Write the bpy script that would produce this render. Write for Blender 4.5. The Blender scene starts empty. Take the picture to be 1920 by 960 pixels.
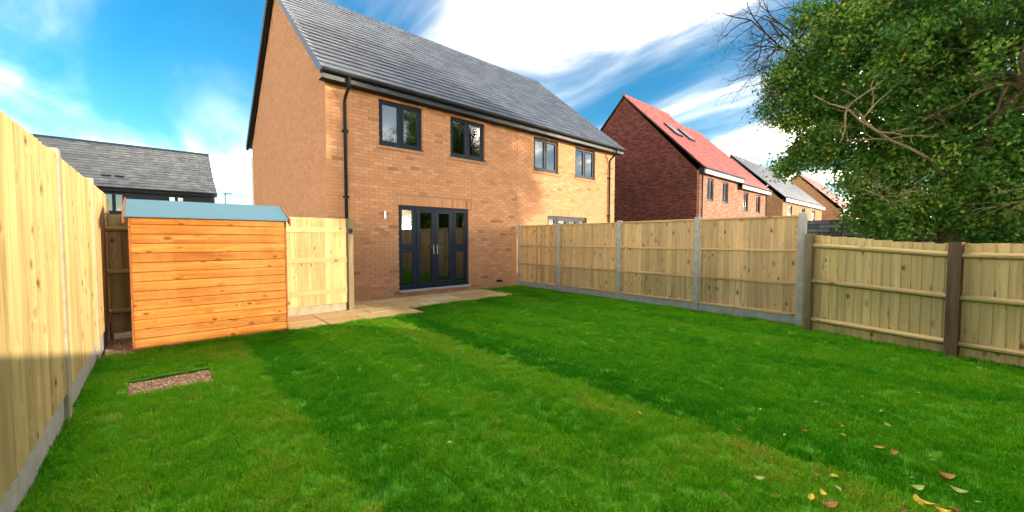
import bpy, math, random
import numpy as np
from mathutils import Vector, Matrix

random.seed(7)
rng = np.random.default_rng(11)
scene = bpy.context.scene
COL = scene.collection

# ------------------------------------------------------------------ camera
CAM_H = 1.4
F_PX, PITCH, YAW, ROLL = 737.67, 0.0426, 0.7288, 0.0015
def make_camera():
    fw = Vector((math.sin(YAW)*math.cos(PITCH), math.cos(YAW)*math.cos(PITCH), -math.sin(PITCH)))
    rt = Vector((math.cos(YAW), -math.sin(YAW), 0)); up = rt.cross(fw)
    cr, sr = math.cos(ROLL), math.sin(ROLL)
    rt, up = cr*rt + sr*up, cr*up - sr*rt
    cam = bpy.data.cameras.new('camera'); o = bpy.data.objects.new('camera', cam); COL.objects.link(o)
    m = Matrix((rt, up, -fw)).transposed().to_4x4(); m.translation = Vector((0, 0, CAM_H))
    o.matrix_world = m
    cam.sensor_width = 36; cam.lens = F_PX/1920*36; cam.clip_start = .05; cam.clip_end = 3000
    scene.camera = o
make_camera()

# ------------------------------------------------------------------ world, sun, exposure
SUN_TRAVEL = Vector((-.60, 1.0, -.213)).normalized()
SUN_EL = math.asin(-SUN_TRAVEL.z)
SUN_AZ = math.atan2(-SUN_TRAVEL.x, -SUN_TRAVEL.y)      # clockwise from +Y
SKY_STRENGTH, SUN_STRENGTH, EXPOSURE = 0.15, 2.0, 2.0

def make_world():
    w = bpy.data.worlds.new('World'); scene.world = w; w.use_nodes = True
    nt = w.node_tree; nt.nodes.clear(); N = nt.nodes.new; L = nt.links.new
    out = N('ShaderNodeOutputWorld'); bg = N('ShaderNodeBackground'); bg.inputs[1].default_value = SKY_STRENGTH
    sky = N('ShaderNodeTexSky'); sky.sky_type = 'NISHITA'; sky.sun_disc = False
    sky.sun_elevation = SUN_EL; sky.sun_rotation = SUN_AZ
    sky.air_density = 1.0; sky.dust_density = .3; sky.ozone_density = 3.0
    hs = N('ShaderNodeHueSaturation'); hs.inputs['Saturation'].default_value = 1.35; hs.inputs['Value'].default_value = .46
    hs.inputs['Hue'].default_value = .49
    L(sky.outputs[0], hs.inputs['Color'])
    tc = N('ShaderNodeTexCoord'); sp = N('ShaderNodeSeparateXYZ'); L(tc.outputs['Generated'], sp.inputs[0])
    def M(op, a, b=None, c=None):
        n = N('ShaderNodeMath'); n.operation = op
        for i, v in enumerate((a, b, c)):
            if v is None: continue
            if isinstance(v, (int, float)): n.inputs[i].default_value = v
            else: L(v, n.inputs[i])
        return n.outputs[0]
    z = M('MAXIMUM', sp.outputs[2], 0.0)
    den = M('ADD', z, .22)
    cx = M('DIVIDE', sp.outputs[0], den); cyy = M('DIVIDE', sp.outputs[1], den)
    cb = N('ShaderNodeCombineXYZ'); L(cx, cb.inputs[0]); L(cyy, cb.inputs[1])
    mp = N('ShaderNodeMapping'); mp.inputs['Rotation'].default_value = (0, 0, math.radians(40)); mp.inputs['Scale'].default_value = (1.0, .42, 1)
    mp.inputs['Location'].default_value = (20.9, 9.06, 0)
    L(cb.outputs[0], mp.inputs[0])
    n1 = N('ShaderNodeTexNoise'); n1.inputs['Scale'].default_value = 1.7; n1.inputs['Detail'].default_value = 7; n1.inputs['Roughness'].default_value = .52
    n1.inputs['Distortion'].default_value = .5
    L(mp.outputs[0], n1.inputs['Vector'])
    # clouds thicken toward the horizon
    thick = M('MULTIPLY_ADD', M('POWER', M('MINIMUM', z, .30), .55), -.28, .15)
    v = M('ADD', n1.outputs[0], thick)
    rp = N('ShaderNodeValToRGB'); rp.color_ramp.interpolation = 'B_SPLINE'
    rp.color_ramp.elements[0].position = .42; rp.color_ramp.elements[0].color = (0, 0, 0, 1)
    rp.color_ramp.elements[1].position = .82; rp.color_ramp.elements[1].color = (1, 1, 1, 1)
    for pp_, vv_ in ((.52, .0018), (.60, .008), (.67, .05), (.74, .40)):
        e = rp.color_ramp.elements.new(pp_); e.color = (vv_, vv_, vv_, 1)
    L(v, rp.inputs[0])
    mix = N('ShaderNodeMix'); mix.data_type = 'RGBA'
    L(rp.outputs[0], mix.inputs['Factor']); L(hs.outputs[0], mix.inputs['A'])
    mix.inputs['B'].default_value = (260, 215, 160, 1)
    L(mix.outputs['Result'], bg.inputs[0]); L(bg.outputs[0], out.inputs[0])
    sd = bpy.data.lights.new('sun', 'SUN'); sd.energy = SUN_STRENGTH; sd.angle = math.radians(.6); sd.color = (1.0, .84, .62)
    so = bpy.data.objects.new('sun', sd); COL.objects.link(so)
    so.rotation_euler = SUN_TRAVEL.to_track_quat('-Z', 'Y').to_euler(); so.location = (20, -40, 15)
make_world()
vs = scene.view_settings
vs.view_transform = 'Standard'; vs.look = 'None'; vs.gamma = 1; vs.exposure = EXPOSURE; vs.use_curve_mapping = False
scene.cycles.max_bounces = 8; scene.cycles.transparent_max_bounces = 12

# ------------------------------------------------------------------ helpers
class MB:
    """collects shapes, builds ONE mesh"""
    def __init__(s): s.v = []; s.f = []; s.t = []
    def face(s, pts, t=.5):
        b = len(s.v); s.v += [tuple(p) for p in pts]; s.f.append(tuple(range(b, b+len(pts)))); s.t.append(t); return s
    def hexa(s, p, t=.5):
        """p: 8 points, bottom 4 ccw then top 4"""
        b = len(s.v); s.v += [tuple(q) for q in p]
        for q in ((3, 2, 1, 0), (4, 5, 6, 7), (0, 1, 5, 4), (1, 2, 6, 5), (2, 3, 7, 6), (3, 0, 4, 7)):
            s.f.append(tuple(b+i for i in q)); s.t.append(t)
        return s
    def box(s, x0, x1, y0, y1, z0, z1, t=.5):
        return s.hexa([(x0, y0, z0), (x1, y0, z0), (x1, y1, z0), (x0, y1, z0), (x0, y0, z1), (x1, y0, z1), (x1, y1, z1), (x0, y1, z1)], t)
    def prism(s, poly, d, t=.5):
        """poly: 3D points (ccw seen from -d), extruded by vector d"""
        d = Vector(d); n = len(poly); b = len(s.v)
        s.v += [tuple(p) for p in poly] + [tuple(Vector(p)+d) for p in poly]
        s.f.append(tuple(range(b, b+n))); s.f.append(tuple(range(b+2*n-1, b+n-1, -1))); s.t += [t, t]
        for i in range(n):
            j = (i+1) % n; s.f.append((b+j, b+i, b+n+i, b+n+j)); s.t.append(t)
        return s
    def tube(s, pts, rad, n=8, t=.5, cap=True):
        pts = [Vector(p) for p in pts]; rings = []
        if not hasattr(rad, '__len__'): rad = [rad]*len(pts)
        ref = Vector((.31, .17, .93))
        for i, p in enumerate(pts):
            d = (pts[min(i+1, len(pts)-1)] - pts[max(i-1, 0)]).normalized()
            a = d.cross(ref)
            if a.length < .1: a = d.cross(Vector((1, 0, 0)))
            a.normalize(); c = d.cross(a); b = len(s.v)
            s.v += [tuple(p + rad[i]*(math.cos(k*2*math.pi/n)*a + math.sin(k*2*math.pi/n)*c)) for k in range(n)]
            rings.append(b)
        for r0, r1 in zip(rings, rings[1:]):
            for k in range(n):
                j = (k+1) % n; s.f.append((r0+k, r0+j, r1+j, r1+k)); s.t.append(t)
        if cap:
            s.f.append(tuple(rings[0]+k for k in range(n-1, -1, -1))); s.f.append(tuple(rings[-1]+k for k in range(n))); s.t += [t, t]
        return s
    def mesh(s, name, mat=None, smooth=False, tint=False):
        m = bpy.data.meshes.new(name); m.from_pydata(s.v, [], s.f)
        if tint:
            a = m.attributes.new('tint', 'FLOAT', 'FACE'); a.data.foreach_set('value', np.array(s.t, dtype=np.float32))
        if mat: m.materials.append(mat)
        if smooth: m.polygons.foreach_set('use_smooth', [True]*len(m.polygons))
        m.update(); return m
    def build(s, name, mat, parent=None, smooth=False, tint=False, **k):
        return obj(name, s.mesh(name, mat, smooth, tint), parent, **k)

def obj(name, mesh, parent=None, loc=(0, 0, 0), rot=(0, 0, 0), scale=(1, 1, 1), kind=None, label=None):
    o = bpy.data.objects.new(name, mesh); COL.objects.link(o)
    o.location = loc; o.rotation_euler = rot; o.scale = scale
    if parent: o.parent = parent
    if kind: o['kind'] = kind
    if label: o['label'] = label
    return o
def thing(name, label, cat, loc=(0, 0, 0), rz=0, group=None):
    o = obj(name, None, None, loc, (0, 0, rz)); o.empty_display_size = .2
    return tag(o, label, cat, group)
def tag(o, label, cat, group=None):
    o['label'] = label; o['category'] = cat
    if group: o['group'] = group
    return o
def bevel(o, w=.004, seg=1):
    m = o.modifiers.new('bevel', 'BEVEL'); m.width = w; m.segments = seg; m.limit_method = 'ANGLE'; return o

# ------------------------------------------------------------------ materials
class NT:
    def __init__(s, name):
        s.m = bpy.data.materials.new(name); s.m.use_nodes = True; s.t = s.m.node_tree; s.t.nodes.clear()
        s.out = s.n('ShaderNodeOutputMaterial')
    def n(s, ty, **k):
        n = s.t.nodes.new(ty)
        for a, v in k.items(): setattr(n, a, v)
        return n
    def l(s, a, b): s.t.links.new(a, b)
    def val(s, sock, v):
        if hasattr(v, 'links') or hasattr(v, 'is_linked'): s.l(v, sock)
        else: sock.default_value = v
    def math(s, op, a, b=0.0, c=0.0, clamp=False):
        n = s.n('ShaderNodeMath', operation=op, use_clamp=clamp)
        for i, v in enumerate((a, b, c)): s.val(n.inputs[i], v)
        return n.outputs[0]
    def noise(s, vec, scale, detail=4, rough=.55, dist=0.0, dim='3D'):
        n = s.n('ShaderNodeTexNoise', noise_dimensions=dim)
        if vec is not None: s.l(vec, n.inputs['Vector'])
        n.inputs['Scale'].default_value = scale; n.inputs['Detail'].default_value = detail
        n.inputs['Roughness'].default_value = rough; n.inputs['Distortion'].default_value = dist
        return n.outputs[0]
    def ramp(s, fac, stops, interp='LINEAR'):
        n = s.n('ShaderNodeValToRGB'); cr = n.color_ramp; cr.interpolation = interp
        while len(cr.elements) < len(stops): cr.elements.new(.5)
        for e, (p, c) in zip(cr.elements, stops):
            e.position = p; e.color = (c[0], c[1], c[2], 1) if hasattr(c, '__len__') else (c, c, c, 1)
        s.l(fac, n.inputs[0]); return n.outputs[0]
    def mix(s, fac, a, b, mode='MIX'):
        n = s.n('ShaderNodeMix', data_type='RGBA', blend_type=mode)
        s.val(n.inputs['Factor'], fac)
        for k, v in (('A', a), ('B', b)):
            if hasattr(v, '__len__') and not hasattr(v, 'is_linked'): n.inputs[k].default_value = (v[0], v[1], v[2], 1)
            else: s.l(v, n.inputs[k])
        return n.outputs['Result']
    def mapping(s, vec, scale=(1, 1, 1), loc=None, rot=(0, 0, 0)):
        n = s.n('ShaderNodeMapping'); s.l(vec, n.inputs[0]); n.inputs['Scale'].default_value = scale; n.inputs['Rotation'].default_value = rot
        if loc is not None: s.val(n.inputs['Location'], loc)
        return n.outputs[0]
    def coord(s, kind='Object', shift=False):
        c = s.n('ShaderNodeTexCoord').outputs[kind]
        if shift:
            r = s.n('ShaderNodeObjectInfo').outputs['Random']
            v = s.n('ShaderNodeVectorMath', operation='MULTIPLY_ADD'); v.inputs[0].default_value = (1, 1, 1)
            cb = s.n('ShaderNodeCombineXYZ')
            for i, k in enumerate((37.0, 53.0, 71.0)): s.l(s.math('MULTIPLY', r, k), cb.inputs[i])
            a = s.n('ShaderNodeVectorMath', operation='ADD'); s.l(c, a.inputs[0]); s.l(cb.outputs[0], a.inputs[1]); c = a.outputs[0]
        return c
    def pos(s): return s.n('ShaderNodeNewGeometry').outputs['Position']
    def rand(s): return s.n('ShaderNodeObjectInfo').outputs['Random']
    def attr(s, name, ty='GEOMETRY'):
        n = s.n('ShaderNodeAttribute', attribute_type=ty); n.attribute_name = name; return n.outputs['Fac']
    def bump(s, h, strength=.3, dist=.005):
        n = s.n('ShaderNodeBump'); n.inputs['Strength'].default_value = strength; n.inputs['Distance'].default_value = dist
        s.l(h, n.inputs['Height']); return n.outputs[0]
    def done(s, color, rough=.8, bump=None, metal=0.0, spec=.3):
        p = s.n('ShaderNodeBsdfPrincipled')
        if hasattr(color, '__len__') and not hasattr(color, 'is_linked'): p.inputs['Base Color'].default_value = (*color[:3], 1)
        else: s.l(color, p.inputs['Base Color'])
        s.val(p.inputs['Roughness'], rough); p.inputs['Metallic'].default_value = metal
        p.inputs['Specular IOR Level'].default_value = spec
        if bump is not None: s.l(bump, p.inputs['Normal'])
        s.l(p.outputs[0], s.out.inputs[0]); return s.m

def wood(name, light, mid, dark, axis='z', knot=(.16, .075, .03), knots=1.0, var=.35, weather=None, rough=.75):
    s = NT(name); c = s.coord('Object', True)
    st = {'z': (22, 22, 1.1), 'x': (1.1, 22, 22)}[axis]; kt = {'z': (1, 1, .55), 'x': (.55, 1, 1)}[axis]
    kv = s.n('ShaderNodeTexVoronoi', feature='F1'); kv.inputs['Scale'].default_value = 7.5
    s.l(s.mapping(c, kt), kv.inputs['Vector']); kd = s.math('ADD', kv.outputs['Distance'], s.math('MULTIPLY', s.math('SUBTRACT', s.noise(c, 38, 3, .6), .5), .16))
    # grain swirls round the knots
    warp = s.math('MULTIPLY', s.math('SUBTRACT', .35, kd, clamp=True), 5.0)
    cb = s.n('ShaderNodeCombineXYZ'); s.l(warp, cb.inputs[0]); s.l(warp, cb.inputs[2])
    ad = s.n('ShaderNodeVectorMath', operation='ADD'); s.l(s.mapping(c, st), ad.inputs[0]); s.l(cb.outputs[0], ad.inputs[1])
    g = s.noise(ad.outputs[0], 1.0, 5, .6, .4)
    big = s.noise(s.mapping(c, kt), 3.2, 3, .6)
    col = s.ramp(g, [(.3, dark), (.5, mid), (.68, light)])
    col = s.mix(s.ramp(big, [(.35, 0.0), (.7, .55)]), col, mid)
    v = s.math('MULTIPLY_ADD', s.rand(), var, 1-var/2)
    cc = s.n('ShaderNodeCombineXYZ')
    for i in range(3): s.l(v, cc.inputs[i])
    col = s.mix(1.0, col, cc.outputs[0], 'MULTIPLY')
    if weather:
        wn = s.noise(s.mapping(s.pos(), (1, 1, .5)), 1.6, 5, .65)
        col = s.mix(s.ramp(wn, [(.45, 0.0), (.75, .75)]), col, weather)
    k = s.ramp(kd, [(.05*knots, 1.0), (.11*knots, .7), (.17*knots, .25), (.26*knots, 0.0)])
    col = s.mix(k, col, knot)
    return s.done(col, rough, s.bump(g, .35, .004), spec=.2)

def brick_mat(name, stops, source, weather=True):
    s = NT(name); r = s.attr('tint') if source == 'tint' else s.rand()
    col = s.ramp(r, stops)
    n = s.noise(s.pos(), 34, 4, .7); n2 = s.noise(s.pos(), 1.1, 4, .6)
    col = s.mix(s.ramp(n, [(.3, .0), (.75, .35)]), col, [x*.62 for x in stops[1][1]])
    if weather: col = s.mix(s.ramp(n2, [(.42, 0.0), (.72, .3)]), col, (.60, .30, .155))
    return s.done(col, .9, s.bump(n, .5, .004), spec=.15)

def plain(name, color, rough=.6, spec=.4, var=.12, scale=6.0, metal=0.0, bump=.1):
    s = NT(name); n = s.noise(s.pos(), scale, 5, .65)
    col = s.ramp(n, [(.3, [x*(1-var) for x in color]), (.7, [min(1, x*(1+var)) for x in color])])
    return s.done(col, rough, s.bump(s.noise(s.pos(), scale*6, 3), bump, .004), metal, spec)

def slate(name, a, b, source, lichen=(.16, .185, .215)):
    s = NT(name); r = s.attr('tint') if source == 'tint' else s.rand()
    col = s.ramp(r, [(0, a), (1, b)])
    n = s.noise(s.pos(), 2.2, 6, .7); n2 = s.noise(s.mapping(s.pos(), (9, 2.2, 2.2)), 2, 4, .7)
    col = s.mix(s.ramp(n, [(.45, 0.0), (.8, .28)]), col, lichen)
    col = s.mix(s.ramp(n2, [(.5, 0.0), (.8, .18)]), col, [x*.5 for x in a])
    return s.done(col, s.ramp(n, [(.3, .45), (.7, .7)]), s.bump(n2, .3, .004), spec=.22)

def glass_mat():
    s = NT('window_glass')
    tr = s.n('ShaderNodeBsdfTransparent'); tr.inputs[0].default_value = (.70, .76, .75, 1)
    gl = s.n('ShaderNodeBsdfGlossy'); gl.inputs['Roughness'].default_value = .005
    gl.inputs[0].default_value = (.96, .98, 1, 1)
    fr = s.n('ShaderNodeFresnel'); fr.inputs[0].default_value = 2.3
    nz = s.noise(s.pos(), 1.4, 2, .5); b = s.bump(nz, .06, .02); s.l(b, gl.inputs['Normal'])
    mx = s.n('ShaderNodeMixShader'); s.l(fr.outputs[0], mx.inputs[0]); s.l(tr.outputs[0], mx.inputs[1]); s.l(gl.outputs[0], mx.inputs[2])
    s.l(mx.outputs[0], s.out.inputs[0]); return s.m

def leaf_mat(name, stops, source='tint', ty='GEOMETRY', transl=.35, spec=.4, rough=.45):
    s = NT(name)
    r = s.rand() if source == 'rand' else s.attr(source, ty)
    col = s.ramp(r, stops)
    p = s.n('ShaderNodeBsdfPrincipled'); s.l(col, p.inputs['Base Color']); p.inputs['Roughness'].default_value = rough; p.inputs['Specular IOR Level'].default_value = spec
    t = s.n('ShaderNodeBsdfTranslucent'); s.l(col, t.inputs[0])
    mx = s.n('ShaderNodeMixShader'); mx.inputs[0].default_value = transl
    s.l(p.outputs[0], mx.inputs[1]); s.l(t.outputs[0], mx.inputs[2]); s.l(mx.outputs[0], s.out.inputs[0]); return s.m

def bark_mat(name, a, b, scale=9):
    s = NT(name); c = s.pos(); n = s.noise(s.mapping(c, (1, 1, .25)), scale, 6, .7, .6)
    return s.done(s.ramp(n, [(.3, a), (.7, b)]), .9, s.bump(n, .8, .02), spec=.15)

TAN = [(0, (.26, .125, .065)), (.06, (.50, .245, .125)), (.5, (.58, .285, .148)), (.85, (.62, .315, .165)), (1, (.66, .37, .21))]
M = {}
M['brick_t'] = brick_mat('tan_brick_mass', TAN, 'tint'); M['brick_o'] = brick_mat('tan_brick', TAN, 'rand')
M['mortar'] = plain('mortar', (.40, .21, .115), .95, .1, .12, 20)
M['slate_t'] = slate('grey_slate_mass', (.05, .068, .105), (.09, .112, .15), 'tint'); M['slate_o'] = slate('grey_slate', (.05, .068, .105), (.09, .112, .15), 'rand')
M['slate2'] = slate('grey_tile_far', (.014, .026, .042), (.036, .054, .075), 'tint', (.06, .08, .10))
M['slate3'] = slate('pale_grey_tile_far', (.10, .11, .135), (.16, .17, .20), 'tint', (.22, .23, .25))
M['redtile'] = slate('red_tile_far', (.25, .065, .058), (.36, .11, .095), 'tint', (.34, .15, .13))
M['upvc'] = plain('anthracite_frame', (.012, .018, .036), .5, .25, .08)
M['fascia'] = plain('anthracite_fascia', (.025, .028, .036), .35, .5, .08)
M['black'] = plain('black_plastic', (.014, .015, .018), .55, .2, .1)
M['paleboard'] = plain('pale_grey_fascia', (.42, .43, .45), .5, .4, .06)
M['glass'] = glass_mat(); M['rooflight'] = plain('rooflight_pane', (.16, .18, .21), .3, .4, .05)
M['room'] = plain('room_plaster', (.62, .62, .58), .9, .1, .03)
M['roomfloor'] = plain('room_floor', (.3, .27, .22), .6, .3, .08)
M['white'] = plain('white_render', (.72, .72, .72), .7, .2, .04)
M['chrome'] = plain('brushed_steel', (.6, .6, .62), .25, .5, .05, metal=1.0)
M['sill'] = plain('buff_sill', (.45, .24, .12), .9, .1, .15, 14)
M['concrete'] = plain('concrete', (.40, .39, .37), .9, .2, .18, 9, bump=.5)
M['fence_pale'] = wood('pale_treated_pine', (.62, .48, .24), (.52, .38, .165), (.32, .21, .08), var=.42, knots=.85)
M['fence_tan'] = wood('tan_treated_pine', (.78, .55, .28), (.64, .43, .205), (.40, .245, .105), weather=(.58, .40, .21), var=.42)
M['fence_green'] = wood('green_treated_pine', (.77, .58, .26), (.63, .46, .185), (.40, .28, .11), weather=(.53, .42, .20), var=.35)
M['rail_tan'] = wood('tan_rail', (.68, .49, .25), (.57, .40, .19), (.38, .25, .12), axis='x')
M['rail_green'] = wood('green_rail', (.52, .42, .20), (.42, .33, .15), (.28, .21, .09), axis='x')
M['rail_pale'] = wood('pale_rail', (.62, .50, .25), (.52, .40, .18), (.36, .27, .12), axis='x')
M['darkpost'] = wood('weathered_post', (.16, .11, .06), (.105, .07, .038), (.05, .033, .018), knots=.5)
M['leftpost'] = plain('stained_concrete', (.36, .31, .22), .9, .2, .2, 9, bump=.5)
M['mossypost'] = wood('mossy_post', (.27, .21, .12), (.19, .15, .08), (.10, .08, .045), knots=.6)
M['shed'] = wood('orange_stained_pine', (.56, .27, .07), (.42, .15, .025), (.25, .065, .008), axis='x', knot=(.15, .04, .010), var=.5, knots=.85, weather=(.50, .25, .07))
M['shedtrim'] = wood('red_brown_trim', (.42, .15, .06), (.32, .10, .035), (.2, .06, .02), axis='x', knots=.4)
s_ = NT('blue_felt'); n_ = s_.noise(s_.pos(), 90, 3, .8); n2_ = s_.noise(s_.pos(), 3, 4, .6)
M['felt'] = s_.done(s_.mix(s_.ramp(n2_, [(.4, 0.0), (.7, .5)]), s_.ramp(n_, [(.3, (.06, .14, .20)), (.7, (.13, .25, .33))]), (.08, .20, .25)), .9, s_.bump(n_, .6, .003), spec=.15)
M['soil'] = plain('bare_soil', (.085, .052, .03), .95, .1, .35, 18, bump=.9)
M['turf'] = plain('turf_mat', (.06, .2, .012), .95, .1, .4, 30, bump=.9)
M['land'] = plain('rough_land', (.06, .08, .03), .95, .1, .3, 2)
M['blocks'] = plain('dark_grey_joint', (.05, .055, .07), .85, .2, .25, 12, bump=.4)
def block_mat():
    s = NT('dark_grey_block'); col = s.ramp(s.rand(), [(0, (.07, .08, .105)), (.6, (.14, .155, .19)), (1, (.22, .235, .27))]); n = s.noise(s.pos(), 14, 4)
    return s.done(s.mix(s.ramp(n, [(.35, 0.0), (.75, .5)]), col, (.09, .10, .13)), .85, s.bump(n, .4, .006), spec=.2)
M['blockpiece'] = block_mat()
M['cladding'] = plain('charcoal_cladding', (.022, .023, .028), .6, .3, .2, 8)
def slab_mat():
    s = NT('riven_sandstone'); c = s.pos(); r = s.rand(); n = s.noise(c, 5, 6, .65); n2 = s.noise(c, 1.2, 3)
    col = s.ramp(r, [(0, (.46, .30, .12)), (.45, (.56, .39, .18)), (.8, (.60, .44, .22)), (1, (.66, .54, .34))])
    col = s.mix(s.ramp(n, [(.35, 0.0), (.7, .5)]), col, (.50, .36, .18))
    col = s.mix(s.ramp(s.noise(c, 2.6, 6, .7), [(.5, 0.0), (.75, .55)]), col, (.30, .22, .12))
    return s.done(col, .85, s.bump(n, .5, .01), spec=.2)
M['slab'] = slab_mat()
M['pebble'] = leaf_mat('gravel_stone', [(0, (.16, .09, .05)), (.4, (.32, .20, .12)), (.75, (.46, .32, .21)), (1, (.62, .5, .38))], transl=0, rough=.8, spec=.2)

def red_brick(name, stops, mortar, bw=.225, bh=.075):
    """far walls: bricks under ten pixels, drawn by the material"""
    s = NT(name); c = s.coord('Object')
    # u along the wall, v up: walls are built flat on local x/z or y/z
    sp = s.n('ShaderNodeSeparateXYZ'); s.l(c, sp.inputs[0])
    cb = s.n('ShaderNodeCombineXYZ'); s.l(s.math('ADD', sp.outputs[0], sp.outputs[1]), cb.inputs[0]); s.l(sp.outputs[2], cb.inputs[1])
    b = s.n('ShaderNodeTexBrick'); s.l(cb.outputs[0], b.inputs['Vector'])
    b.inputs['Color1'].default_value = (0, 0, 0, 1); b.inputs['Color2'].default_value = (1, 1, 1, 1); b.inputs['Mortar'].default_value = (.5, .5, .5, 1)
    b.inputs['Scale'].default_value = 1; b.inputs['Mortar Size'].default_value = .008; b.inputs['Brick Width'].default_value = bw; b.inputs['Row Height'].default_value = bh
    b.inputs['Mortar Smooth'].default_value = .2
    col = s.ramp(b.outputs['Color'], stops)
    n = s.noise(s.mapping(c, (1, 1, 3)), 5, 5, .7)
    col = s.mix(s.ramp(n, [(.4, 0.0), (.7, .6)]), col, stops[0][1])
    col = s.mix(b.outputs['Fac'], col, mortar)
    return s.done(col, .9, s.bump(s.math('SUBTRACT', 1.0, b.outputs['Fac']), .5, .006), spec=.15)
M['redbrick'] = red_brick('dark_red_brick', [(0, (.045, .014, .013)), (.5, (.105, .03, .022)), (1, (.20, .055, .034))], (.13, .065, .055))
M['redbrick_rear'] = red_brick('mixed_red_brick', [(0, (.20, .06, .04)), (.5, (.36, .13, .08)), (1, (.5, .25, .17))], (.45, .32, .25))
M['tanbrick_far'] = red_brick('tan_brick_far', [(0, (.30, .14, .07)), (.5, (.42, .21, .105)), (1, (.5, .27, .14))], (.44, .27, .16))

# ------------------------------------------------------------------ layout numbers
HX0, HX1, HY0, HY1 = 2.63, 13.12, 8.767, 17.35       # main house
EAVE_Z, RIDGE_Y, RIDGE_Z = 4.66, 13.06, 8.62
LFX, LFH = -.59, 2.04                                  # left fence
def rfx(y): return 7.686 + .0374*y                     # concrete post fence line

# ------------------------------------------------------------------ ground
g = MB(); g.face([(-900, -900, -.075), (900, -900, -.075), (900, 900, -.075), (-900, 900, -.075)])
g.build('ground', M['land'])['kind'] = 'structure'
b = MB(); b.face([(LFX-.1, -1.6, -.05), (8.3, -1.6, -.05), (8.3, 8.9, -.05), (LFX-.1, 8.9, -.05)])
b.build('soil_bed', M['soil'])['kind'] = 'structure'

HOLE = (-.27, .36, 4.88, 5.38)
def lawn_top(x):
    return 6.62 if x < 3.72 else (7.22 if x < 6.68 else 8.72)
STRIP_W = .44; STRIP_X0 = .80 - 4*STRIP_W
TONES = {-4: .52, -3: .46, -2: .56, -1: .62, 0: .72, 1: .24, 2: .40, 3: .58, 4: .46, 5: .70, 6: .16, 7: .34, 8: .44}
lawn = obj('lawn', None); lawn['kind'] = 'structure'
turf_mesh_cache = {}
rolls = []
k = 0; x = STRIP_X0 + .0
xs = []
while x < 8.0:
    xs.append((x, x+STRIP_W)); x += STRIP_W
for i, (x0, x1) in enumerate(xs):
    x0c, x1c = max(x0, LFX+.03), x1
    top = lawn_top((x0+x1)/2)
    base = TONES.get(i-3, .42 + .1*math.sin(i*2.1))
    y = -1.5 - random.random()*1.4
    while y < top:
        y1 = min(y + 1.62, top); y0 = max(y, -1.5); tone = base + random.uniform(-.09, .09)
        segs = [(x0c, x1c, y0, y1)]
        hx0, hx1, hy0, hy1 = HOLE
        new = []
        for (a, b_, c, d) in segs:
            if b_ <= hx0 or a >= hx1 or d <= hy0 or c >= hy1: new.append((a, b_, c, d)); continue
            if c < hy0: new.append((a, b_, c, hy0))
            if d > hy1: new.append((a, b_, hy1, d))
            if a < hx0: new.append((a, hx0, max(c, hy0), min(d, hy1)))
            if b_ > hx1: new.append((hx1, b_, max(c, hy0), min(d, hy1)))
        for sgm in new:
            if sgm[3]-sgm[2] > .03 and sgm[1]-sgm[0] > .02: rolls.append((*sgm, tone, random.uniform(-.006, .004)))
        y += 1.62
for (a, b_, c, d, tone, dz) in rolls:
    w, l = round(b_-a-.006, 3), round(d-c-.006, 3)
    if (w, l) not in turf_mesh_cache:
        turf_mesh_cache[(w, l)] = MB().box(0, w, 0, l, -.045, -.012).mesh('turf_roll', M['turf'])
    obj('turf_roll', turf_mesh_cache[(w, l)], lawn, (a+.003, c+.003, dz))

# ------------------------------------------------------------------ grass (stuff, instanced tufts)
M['grass'] = leaf_mat('grass_blade', [(0, (.025, .22, .004)), (.35, (.065, .32, .006)), (.65, (.15, .42, .010)), (.9, (.22, .43, .02)), (1, (.38, .42, .06))], 'gtone', 'INSTANCER', .42, .08, .7)
def tuft(seed, blades=34, r=.062):
    rr = random.Random(seed); mb = MB()
    for _ in range(blades):
        a = rr.random()*6.283; q = r*math.sqrt(rr.random()); bx, by = q*math.cos(a), q*math.sin(a)
        h = rr.uniform(.018, .042); w = rr.uniform(.0016, .0028); az = rr.random()*6.283; ln = rr.uniform(.1, .9)*h
        dx, dy = math.cos(az), math.sin(az); px, py = -dy*w, dx*w
        m = (bx+dx*ln*.35, by+dy*ln*.35, h*.6); t = (bx+dx*ln, by+dy*ln, h*(1-.25*(ln/h)))
        mb.face([(bx-px, by-py, -.012), (bx+px, by+py, -.012), (m[0]+px*.8, m[1]+py*.8, m[2]), (m[0]-px*.8, m[1]-py*.8, m[2])])
        mb.face([(m[0]-px*.8, m[1]-py*.8, m[2]), (m[0]+px*.8, m[1]+py*.8, m[2]), t])
    return mb.mesh('grass_tuft', M['grass'])
tuft_col = bpy.data.collections.new('grass_tufts')
for i in range(5):
    o = bpy.data.objects.new('grass_tuft', tuft(i)); tuft_col.objects.link(o)
def fence2_x(y):
    return 7.43 + (y-1.42)*.265 if y > -.05 else 7.04
P, T, S = [], [], []
for (a, b_, c, d, tone, dz) in rolls:
    dist = math.hypot((a+b_)/2, (c+d)/2)
    dens = 430 if dist < 4.2 else (330 if dist < 6.5 else 250)
    n = int((b_-a)*(d-c)*dens)
    for _ in range(n):
        px = random.uniform(a, b_); py = random.uniform(c, d)
        lim = rfx(py)-.03 if py > 1.5 else fence2_x(py)-.02
        if px > lim: continue
        if py < -1.4: continue
        if HOLE[0]-.03 < px < HOLE[1]+.03 and HOLE[2]-.03 < py < HOLE[3]+.04: continue
        P.append((px, py, dz)); T.append(tone); S.append(random.uniform(.8, 1.05))
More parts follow.
